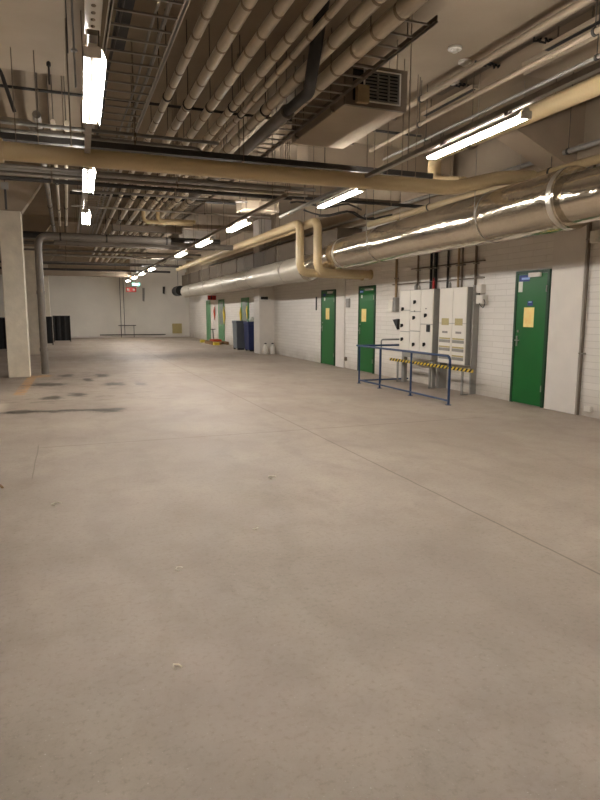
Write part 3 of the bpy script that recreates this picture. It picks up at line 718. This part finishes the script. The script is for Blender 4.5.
for a, b_ in ((-w, -.01), (-.01, w)):
    for z0, z1 in ((.53, 1.30), (1.30, 1.97)):
        bm = B(); box(bm, 0, .022, a+.006, b_-.006, z0+.004, z1-.004, .003); link('door', bm, 'cab', t)
for y, wy in ((-.22,.30),(.22,.30)):
    for z, hz in ((1.33,.13),(1.13,.04)):
        plate(t, 'meter_window' if hz > .1 else 'label_strip', y, z, wy*.8 if hz > .1 else wy*.6, hz, 'dial' if hz > .1 else 'greypale', x=.0)
    for z in (.96, .80, .64):
        plate(t, 'fuse_cover', y, z, wy*1.2, .055, 'greypale', x=.0, th=.008); plate(t, 'fuse_strip', y, z+.05, wy*1.2, .03, 'dial', x=.0, th=.004)
t = thing('support_post', 'grey steel post at the near edge of the meter cabinet', 'post', (6.95, 9.44, 0))
bm = B(); box(bm, -.005, .121, -.022, .022, 0, 2.0, .003); link('post', bm, 'cabgrey', t)
for y, lb in ((10.43, 'grey steel stand between the two cream cabinets'),):
    bm = B(); box(bm, 6.9, 7.071, y-.05, y+.05, 0, 1.95, .003); tag(link('support_post', bm, 'cabgrey'), lb, 'post')
# hazard striped board
t = thing('hazard_board', 'black and yellow striped board along the front of the cabinets', 'barrier board', (6.69, 9.03, 0))
bm = B(); box(bm, 0, .02, 0, 3.0, .445, .505, .002); link('board', bm, 'hazard', t)
for y in (.34, 1.42, 2.7):
    bm = B(); box(bm, .02, .05, y-.02, y+.02, 0, .5); box(bm, .02, .16, y-.02, y+.02, .0, .02); link('bracket', bm, 'cabgrey', t)
# things on top of cabinets
for x, y, r, h, mm, lb in ((6.9, 11.35, .035, .13, 'greypale', 'short grey gland on top of the switch cabinet'), (6.88, 11.2, .03, .1, 'galv', 'small metal gland on top of the switch cabinet'),
                       (6.88, 10.66, .028, .22, 'red', 'red bottle standing on top of the switch cabinet'), (6.95, 10.2, .03, .12, 'greypale', 'pale cup standing on the meter cabinet')):
    bm = B(); z0 = 1.966 if y > 10.5 else 1.971
    tube(bm, [(x,y,z0),(x,y,z0+h*.7),(x,y,z0+h*.85),(x,y,z0+h)], r, 12, rads=[r,r,r*.5,r*.45]); tag(link('bottle' if 'bottle' in lb else ('cup' if 'cup' in lb else 'cable_gland'), bm, mm, None, True), lb, 'bottle' if 'bottle' in lb else ('cup' if 'cup' in lb else 'gland'))
# vertical conduits above the cabinets
for y, x, r, z0, z1, mm, lb in ((12.42,7.03,.028,1.80,3.62,'tan','tan vertical conduit above the small grey wall boxes'),
      (11.5,7.03,.022,1.97,3.62,'brownsteel','brown vertical conduit above the far part of the switch cabinet'),
      (11.0,7.03,.026,1.97,3.62,'black','black vertical cable above the switch cabinet, left of a pair'),
      (10.82,7.02,.036,1.97,3.62,'black','thick black vertical cable above the red bottle'),
      (10.4,7.03,.022,1.97,3.62,'darktray','dark green vertical cable between the two cabinets'),
      (10.05,7.03,.022,1.97,3.62,'tan','tan vertical conduit above the meter cabinet, left of a pair'),
      (9.93,7.03,.018,1.97,3.62,'brownsteel','slim brown vertical conduit above the meter cabinet, right of a pair'),
      (9.52,7.03,.024,1.97,3.62,'brownsteel','brown vertical conduit above the near end of the meter cabinet'),
      (6.93,7.04,.018,0.0,3.62,'brownsteel','thin vertical conduit down the edge of the smooth wall column')):
    t = thing('vertical_conduit', lb, 'conduit', (x, y, z0))
    bm = B(); tube(bm, [(0,0,0),(0,0,z1-z0)], r, 10); link('run', bm, mm, t, True)
    for q in (.25, .7):
        bm = B(); box(bm, -r-.004, XR-x+.002, -.05, .05, (z1-z0)*q, (z1-z0)*q+.02); link('clamp', bm, 'galv', t)
bm = B(); box(bm, 7.03, 7.072, 9.3, 12.6, 2.12, 2.14); tag(link('wall_channel', bm, 'brownsteel'), 'thin horizontal channel above both cabinets', 'channel')
bm = B(); box(bm, 7.03, 7.072, 9.3, 11.8, 2.42, 2.44); tag(link('wall_channel', bm, 'brownsteel'), 'upper thin horizontal channel near the foil duct above the cabinets', 'channel')
# wall boxes
def wbox(y, z, wy, hz, d, mm, lb, name='wall_box', cat='switch box', lid=True):
    t = thing(name, lb, cat, (XR, y, z))
    bm = B(); box(bm, -d, .003, -wy/2, wy/2, -hz/2, hz/2, .006); link('housing', bm, mm, t)
    if lid: bm = B(); box(bm, -d-.008, -d+.001, -wy/2+.012, wy/2-.012, -hz/2+.012, hz/2-.012, .003); link('lid', bm, mm, t)
    return t
wbox(12.60, 1.66, .18, .28, .08, 'cab', 'grey wall box at the far side of the switch cabinet, left one')
wbox(12.40, 1.68, .14, .32, .09, 'greypale', 'taller grey wall box below the tan conduit')
wbox(9.34, 1.93, .16, .15, .09, 'white', 'upper white switch box right of the meter cabinet')
wbox(9.28, 1.74, .20, .16, .11, 'white', 'lower white switch box right of the meter cabinet')
wbox(6.84, 2.57, .10, .17, .07, 'cab', 'small beige box high on the wall at the right edge')
bm = B(); tube(bm, [(7.0,9.34,1.86),(6.96,9.28,1.66),(6.97,9.18,1.58),(6.98,9.14,1.68),(6.98,9.20,1.76)], .008, 6, fillet=.03)
tag(link('cable_loop', bm, 'darktray', None, True), 'thin cable loop hanging from the white switch boxes', 'cable')
t = thing('wall_funnel', 'black wedge shaped holder on the wall beside the switch cabinet', 'holder', (XR, 12.3, 1.12))
bm = B(); prism(bm, [(-.09,.24),(.14,.22),(-.07,0)], 'x', -.1, .003)
bmesh.ops.rotate(bm, verts=bm.verts[:], cent=(0,0,0), matrix=Matrix.Identity(3)); link('body', bm, 'black', t)
wbox(15.02, 1.75, .22, .24, .03, 'greypale', 'small framed notice on the wall between two green doors', 'wall_notice', 'notice', True)
wbox(17.26, 1.76, .05, .40, .03, 'darktray', 'slim dark vertical plate left of the far green door', 'wall_plate', 'plate', False)
wbox(15.1, .25, .08, .10, .05, 'brownsteel', 'small low socket on the wall between two green doors', 'wall_socket', 'socket')
wbox(6.75, .12, .12, .08, .05, 'cab', 'small low box at the wall foot, right edge', 'wall_socket', 'socket')
# ------------------------------------------------------------------ blue railing
t = thing('guard_railing', 'blue tubular guard railing standing around the electrical cabinets', 'railing', (5.8, 8.43, 0))
R = .021; HT = .80; Lr = 3.31
bm = B(); tube(bm, [(0,0,.0),(0,0,HT),(0,Lr+.12,HT)], R, 12, fillet=.09); link('top_rail', bm, 'blue', t, True)
for y in (1.20, 2.38, Lr):
    bm = B(); tube(bm, [(0,y,0),(0,y,HT-.005)], R*.9, 12); link('post', bm, 'blue', t, True)
for y in (0, 1.20, 2.38, Lr):
    bm = B(); tube(bm, [(0,y,0),(0,y,.008)], .05, 14); link('foot_plate', bm, 'blue', t, True)
bm = B(); tube(bm, [(0,0,.07),(0,Lr,.07)], R*.8, 12); link('bottom_rail', bm, 'blue', t, True)
bm = B(); tube(bm, [(0,Lr,HT),(1.2,Lr,HT)], R, 12); link('end_rail', bm, 'blue', t, True)
bm = B(); tube(bm, [(0,Lr,.06),(1.2,Lr,.06)], R*.8, 12); link('end_rail', bm, 'blue', t, True)
bm = B(); tube(bm, [(.56,Lr+.08,0),(.56,Lr+.08,.92),(1.2,Lr+.08,.92)], R*.75, 10, fillet=.05); l = link('rear_rail', bm, 'greyrail', t, True); l['label'] = 'grey rear rail'
# ------------------------------------------------------------------ bins and things in the distance
def bin_(x0, x1, y0, y1, h, mm, lb):
    t = thing('waste_container', lb, 'bin', ((x0+x1)/2, (y0+y1)/2, 0)); a, b_ = (x1-x0)/2, (y1-y0)/2
    bm = B(); vs = []
    for z, s in ((.06,.88),(h-.1,1.0)):
        vs.append([bm.verts.new((sx*a*s, sy_*b_*s, z)) for sx, sy_ in ((-1,-1),(1,-1),(1,1),(-1,1))])
    bm.faces.new(vs[0][::-1]); bm.faces.new(vs[1])
    for i in range(4): bm.faces.new((vs[0][i], vs[0][(i+1)%4], vs[1][(i+1)%4], vs[1][i]))
    link('body', bm, mm, t)
    bm = B(); box(bm, -a-.02, a+.02, -b_-.02, b_+.02, h-.1, h, .02); link('lid', bm, mm, t)
    bm = B(); tube(bm, [(-a*.7,-b_-.035,h-.12),(a*.7,-b_-.035,h-.12)], .016, 8); link('handle', bm, mm, t)
    for s in (-1, 1):
        bm = B(); tube(bm, [(s*a*.7-.03,b_*.7,.075),(s*a*.7+.03,b_*.7,.075)], .075, 14); link('wheel', bm, 'black', t, True)
    bm = B(); box(bm, -a*.7, a*.7, -b_*.8, -b_*.6, 0, .08); link('foot', bm, 'black', t)
    return t
bin_(6.30, 6.68, 23.75, 24.4, 1.16, 'greybin', 'grey wheeled waste container standing left of the blue one')
bin_(6.48, 7.03, 22.7, 23.35, 1.14, 'bluebin', 'dark blue wheeled waste container beside the white wall column')
bm = B(); tube(bm, [(6.7,23.0,1.141),(6.7,23.0,1.2),(6.72,23.0,1.29),(6.73,23.0,1.32)], .1, 12, rads=[.09,.12,.09,.03]); tag(link('plastic_bag', bm, 'paper', None, True), 'crumpled white bag on the lid of the blue container', 'bag')
t = thing('wall_sign', 'narrow black sign near the top of the white wall column', 'sign', (6.72, 21.3, 2.0))
bm = B(); box(bm, -.17, .1, -.02, .003, -.05, .05); link('plate', bm, 'black', t)
for x, lb in ((6.66,'left of two white canisters at the foot of the white wall column'), (6.93,'right of two white canisters at the foot of the white wall column')):
    t = thing('canister', lb, 'canister', (x, 21.1, 0))
    bm = B(); tube(bm, [(0,0,0),(0,0,.02),(0,0,.24),(0,0,.33),(0,0,.36)], .1, 16, rads=[.1,.11,.105,.05,.035]); link('body', bm, 'white', t, True)
    bm = B(); tube(bm, [(0,0,.36),(0,0,.40)], .04, 12); link('cap', bm, 'darktray', t)
# pallet with things
t = thing('pallet', 'low wooden pallet on the floor by the far green doors', 'pallet', (6.62, 28.7, 0))
bm = B()
for x in (-.35, 0, .35): box(bm, x-.05, x+.05, -.8, .8, 0, .1)
for k in range(7): box(bm, -.4, .4, -.8+k*.25, -.68+k*.25, .1, .125)
link('deck', bm, 'wood', t)
t = thing('hand_pallet_truck', 'small orange and yellow pallet truck parked on the pallet', 'pallet truck', (6.6, 28.9, .126))
bm = B(); box(bm, -.2, .2, -.5, .3, .0, .09, .01); link('forks', bm, 'orange', t)
bm = B(); tube(bm, [(0,.3,.05),(0,.42,.55)], .02, 8); tube(bm, [(-.12,.42,.55),(.12,.42,.55)], .018, 8); link('tiller', bm, 'darktray', t)
for x, y, lb in ((6.3, 30.3, 'yellow block on the floor at the far green door'), (6.35, 27.6, 'yellow block on the floor at the near end of the pallet')):
    bm = B(); box(bm, x-.12, x+.12, y-.15, y+.15, 0, .13, .01); tag(link('wheel_chock', bm, 'yellow'), lb, 'wheel chock')
# hanging vests on the wall
for y, z, mm, s, lb in ((30.75,1.45,'orange',1.0,'orange vest hanging on the wall between the pale green doors'), (28.75,1.35,'yellow',1.2,'yellow strap hanging beside the second pale green door'), (25.75,1.35,'yellow',1.1,'yellow strap hanging beside the nearest pale green door'), (24.75,1.5,'yellow',.8,'short yellow strap hanging behind the blue container')):
    bm = B(); n = 8; pr = []
    tube(bm, [(7.02,y,z+.3*s),(7.0,y+.04,z+.1*s),(6.99,y-.03,z-.1*s),(7.01,y,z-.35*s)], .06, 10, rads=[.04,.11*s,.09*s,.03])
    for v in bm.verts: v.co.x = 7.02+(v.co.x-7.02)*.35
    tube(bm, [(7.0,y,z+.3*s),(7.072,y,z+.33*s)], .012, 6)
    tag(link('hanging_vest' if mm == 'orange' else 'hanging_strap', bm, mm, None, True), lb, 'vest' if mm == 'orange' else 'strap')
# signs
t = thing('fire_sign', 'dark red sign sticking out high on the wall above the far green doors', 'sign', (XR, 30.6, 2.20))
bm = B(); box(bm, -.42, .003, -.015, .015, -.1, .12); link('plate', bm, 'red', t)
bm = B(); box(bm, -.26, -.2, -.02, -.014, -.07, .09); box(bm, -.12, -.08, -.02, -.014, -.07, .09); link('symbol', bm, 'black', t)
t = thing('fire_sign', 'red hanging sign with white squares before the back wall', 'sign', (2.92, 30.2, 2.42))
bm = B(); box(bm, -.24, .24, -.015, .015, 0, .22); link('plate', bm, 'red', t)
bm = B()
for x in (-.14, .12): box(bm, x-.045, x+.045, -.02, -.014, .06, .15)
link('symbol', bm, 'paper', t)
bm = B(); tube(bm, [(-.2,0,.2),(-.2,0,CEIL-2.41)], .006, 5); tube(bm, [(.2,0,.2),(.2,0,CEIL-2.41)], .006, 5); link('hanger', bm, 'brownsteel', t)
t = thing('exit_sign', 'pale teal hanging sign above the red sign before the back wall', 'sign', (3.2, 30.6, 2.72))
bm = B(); box(bm, -.2, .2, -.03, .03, 0, .14, .005); link('plate', bm, 'teal', t)
bm = B(); box(bm, -.16, .16, -.034, -.03, .03, .11); link('face', bm, 'paper', t)
bm = B(); tube(bm, [(0,0,.13),(0,0,CEIL-2.71)], .006, 5); link('hanger', bm, 'brownsteel', t)
# back wall fittings
for x, z0, z1, lb in ((3.02,.1,3.3,'thin dark conduit down the back wall, left of a pair'), (3.22,.1,3.3,'thin dark conduit down the back wall, right of a pair')):
    bm = B(); tube(bm, [(x,YB-.016,z0),(x,YB-.016,CEIL)], .016, 8); tag(link('wall_conduit', bm, 'darktray', None, True), lb, 'conduit')
t = thing('wall_frame', 'low dark pipe frame standing against the back wall', 'pipe frame', (3.35, YB-.2, 0))
bm = B(); tube(bm, [(-.5,0,.7),(.5,0,.7)], .022, 8); link('bar', bm, 'darktray', t)
for x in (-.35, .38):
    bm = B(); tube(bm, [(x,0,0),(x,0,.7)], .016, 8); link('leg', bm, 'darktray', t)
bm = B(); box(bm, 1.8, 5.6, YB-.06, YB-.02, .12, .17); tag(link('wall_strip', bm, 'darktray'), 'thin dark strip low along the back wall', 'strip')
t = thing('wall_cabinet', 'small pale box low on the back wall at the right corner', 'wall box', (6.3, YB, .2))
bm = B(); box(bm, -.28, .28, -.12, .003, 0, .6, .01); link('housing', bm, 'dial', t)
for x, z, h, mm, lb in ((4.35,2.15,.75,'greypale','thin pale strip hanging on the back wall'), (5.55,2.6,.4,'darktray','small dark bracket high on the back wall near the black duct')):
    bm = B(); prism(bm, [(x-.05,z),(x+.05,z-.05),(x+.09,z+h),(x-.04,z+h)], 'y', YB-.1, YB+.003); tag(link('wall_bracket' if mm == 'darktray' else 'wall_strip', bm, mm), lb, 'bracket' if mm == 'darktray' else 'strip')
# black sheeting panels
def sheet(x0, x1, y, h, lb):
    t = thing('sheeting_panel', lb, 'partition', ((x0+x1)/2, y, 0)); a = (x1-x0)/2
    bm = B(); n = max(4, int((x1-x0)/.08)); va = []
    for s in (0, 1):
        va.append([[bm.verts.new((-a+2*a*k/n, .03*math.sin(k*1.9)+s*.02, z)) for k in range(n+1)] for z in (.06, h)])
    for s in (0, 1):
        for k in range(n): bm.faces.new((va[s][0][k], va[s][0][k+1], va[s][1][k+1], va[s][1][k]))
    for k in range(n):
        bm.faces.new((va[0][1][k], va[0][1][k+1], va[1][1][k+1], va[1][1][k])); bm.faces.new((va[0][0][k], va[0][0][k+1], va[1][0][k+1], va[1][0][k]))
    link('sheet', bm, 'blackcloth', t)
    bm = B()
    for x in (-a, a): tube(bm, [(x,.01,0),(x,.01,h+.02)], .02, 8); box(bm, x-.02, x+.02, -.2, .22, 0, .03)
    tube(bm, [(-a,.01,h),(a,.01,h)], .02, 8); link('frame', bm, 'darktray', t)
sheet(-.62, .16, 33.0, 1.28, 'black sheeting panel farthest right, right of the last column')
sheet(-1.0, -.62, 30.2, 1.26, 'black sheeting panel between second and last columns')
sheet(-1.95, -1.18, 27.0, 1.25, 'black sheeting panel between the first two columns')
sheet(-4.2, -2.2, 26.2, 1.25, 'wide black sheeting panel at the left edge, left of the nearest column')
# ------------------------------------------------------------------ litter on the floor
for x, y, s, lb in ((-.14,5.0,.045,'pale paper scrap on the floor below the joint at left'), (1.16,3.93,.03,'tiny white scrap on the floor left of centre'), (.55,3.44,.025,'tiny pale scrap alone in the middle floor'),
                (.37,2.44,.03,'small curled scrap nearest the viewer'), (-.62,5.65,.08,'brownish crumpled rag at the left edge of the floor'), (1.69,5.17,.05,'light scuffed scrap on the floor beyond centre')):
    bm = B(); pts = [(x+s*math.cos(k*1.1)*random.uniform(.5,1), y+s*math.sin(k*1.1)*random.uniform(.5,1.1), .004+.012*random.random()) for k in range(5)]
    tube(bm, pts, s*.13, 5); tag(link('floor_scrap', bm, 'scrap' if s < .07 else 'wood', None, True), lb, 'scrap')
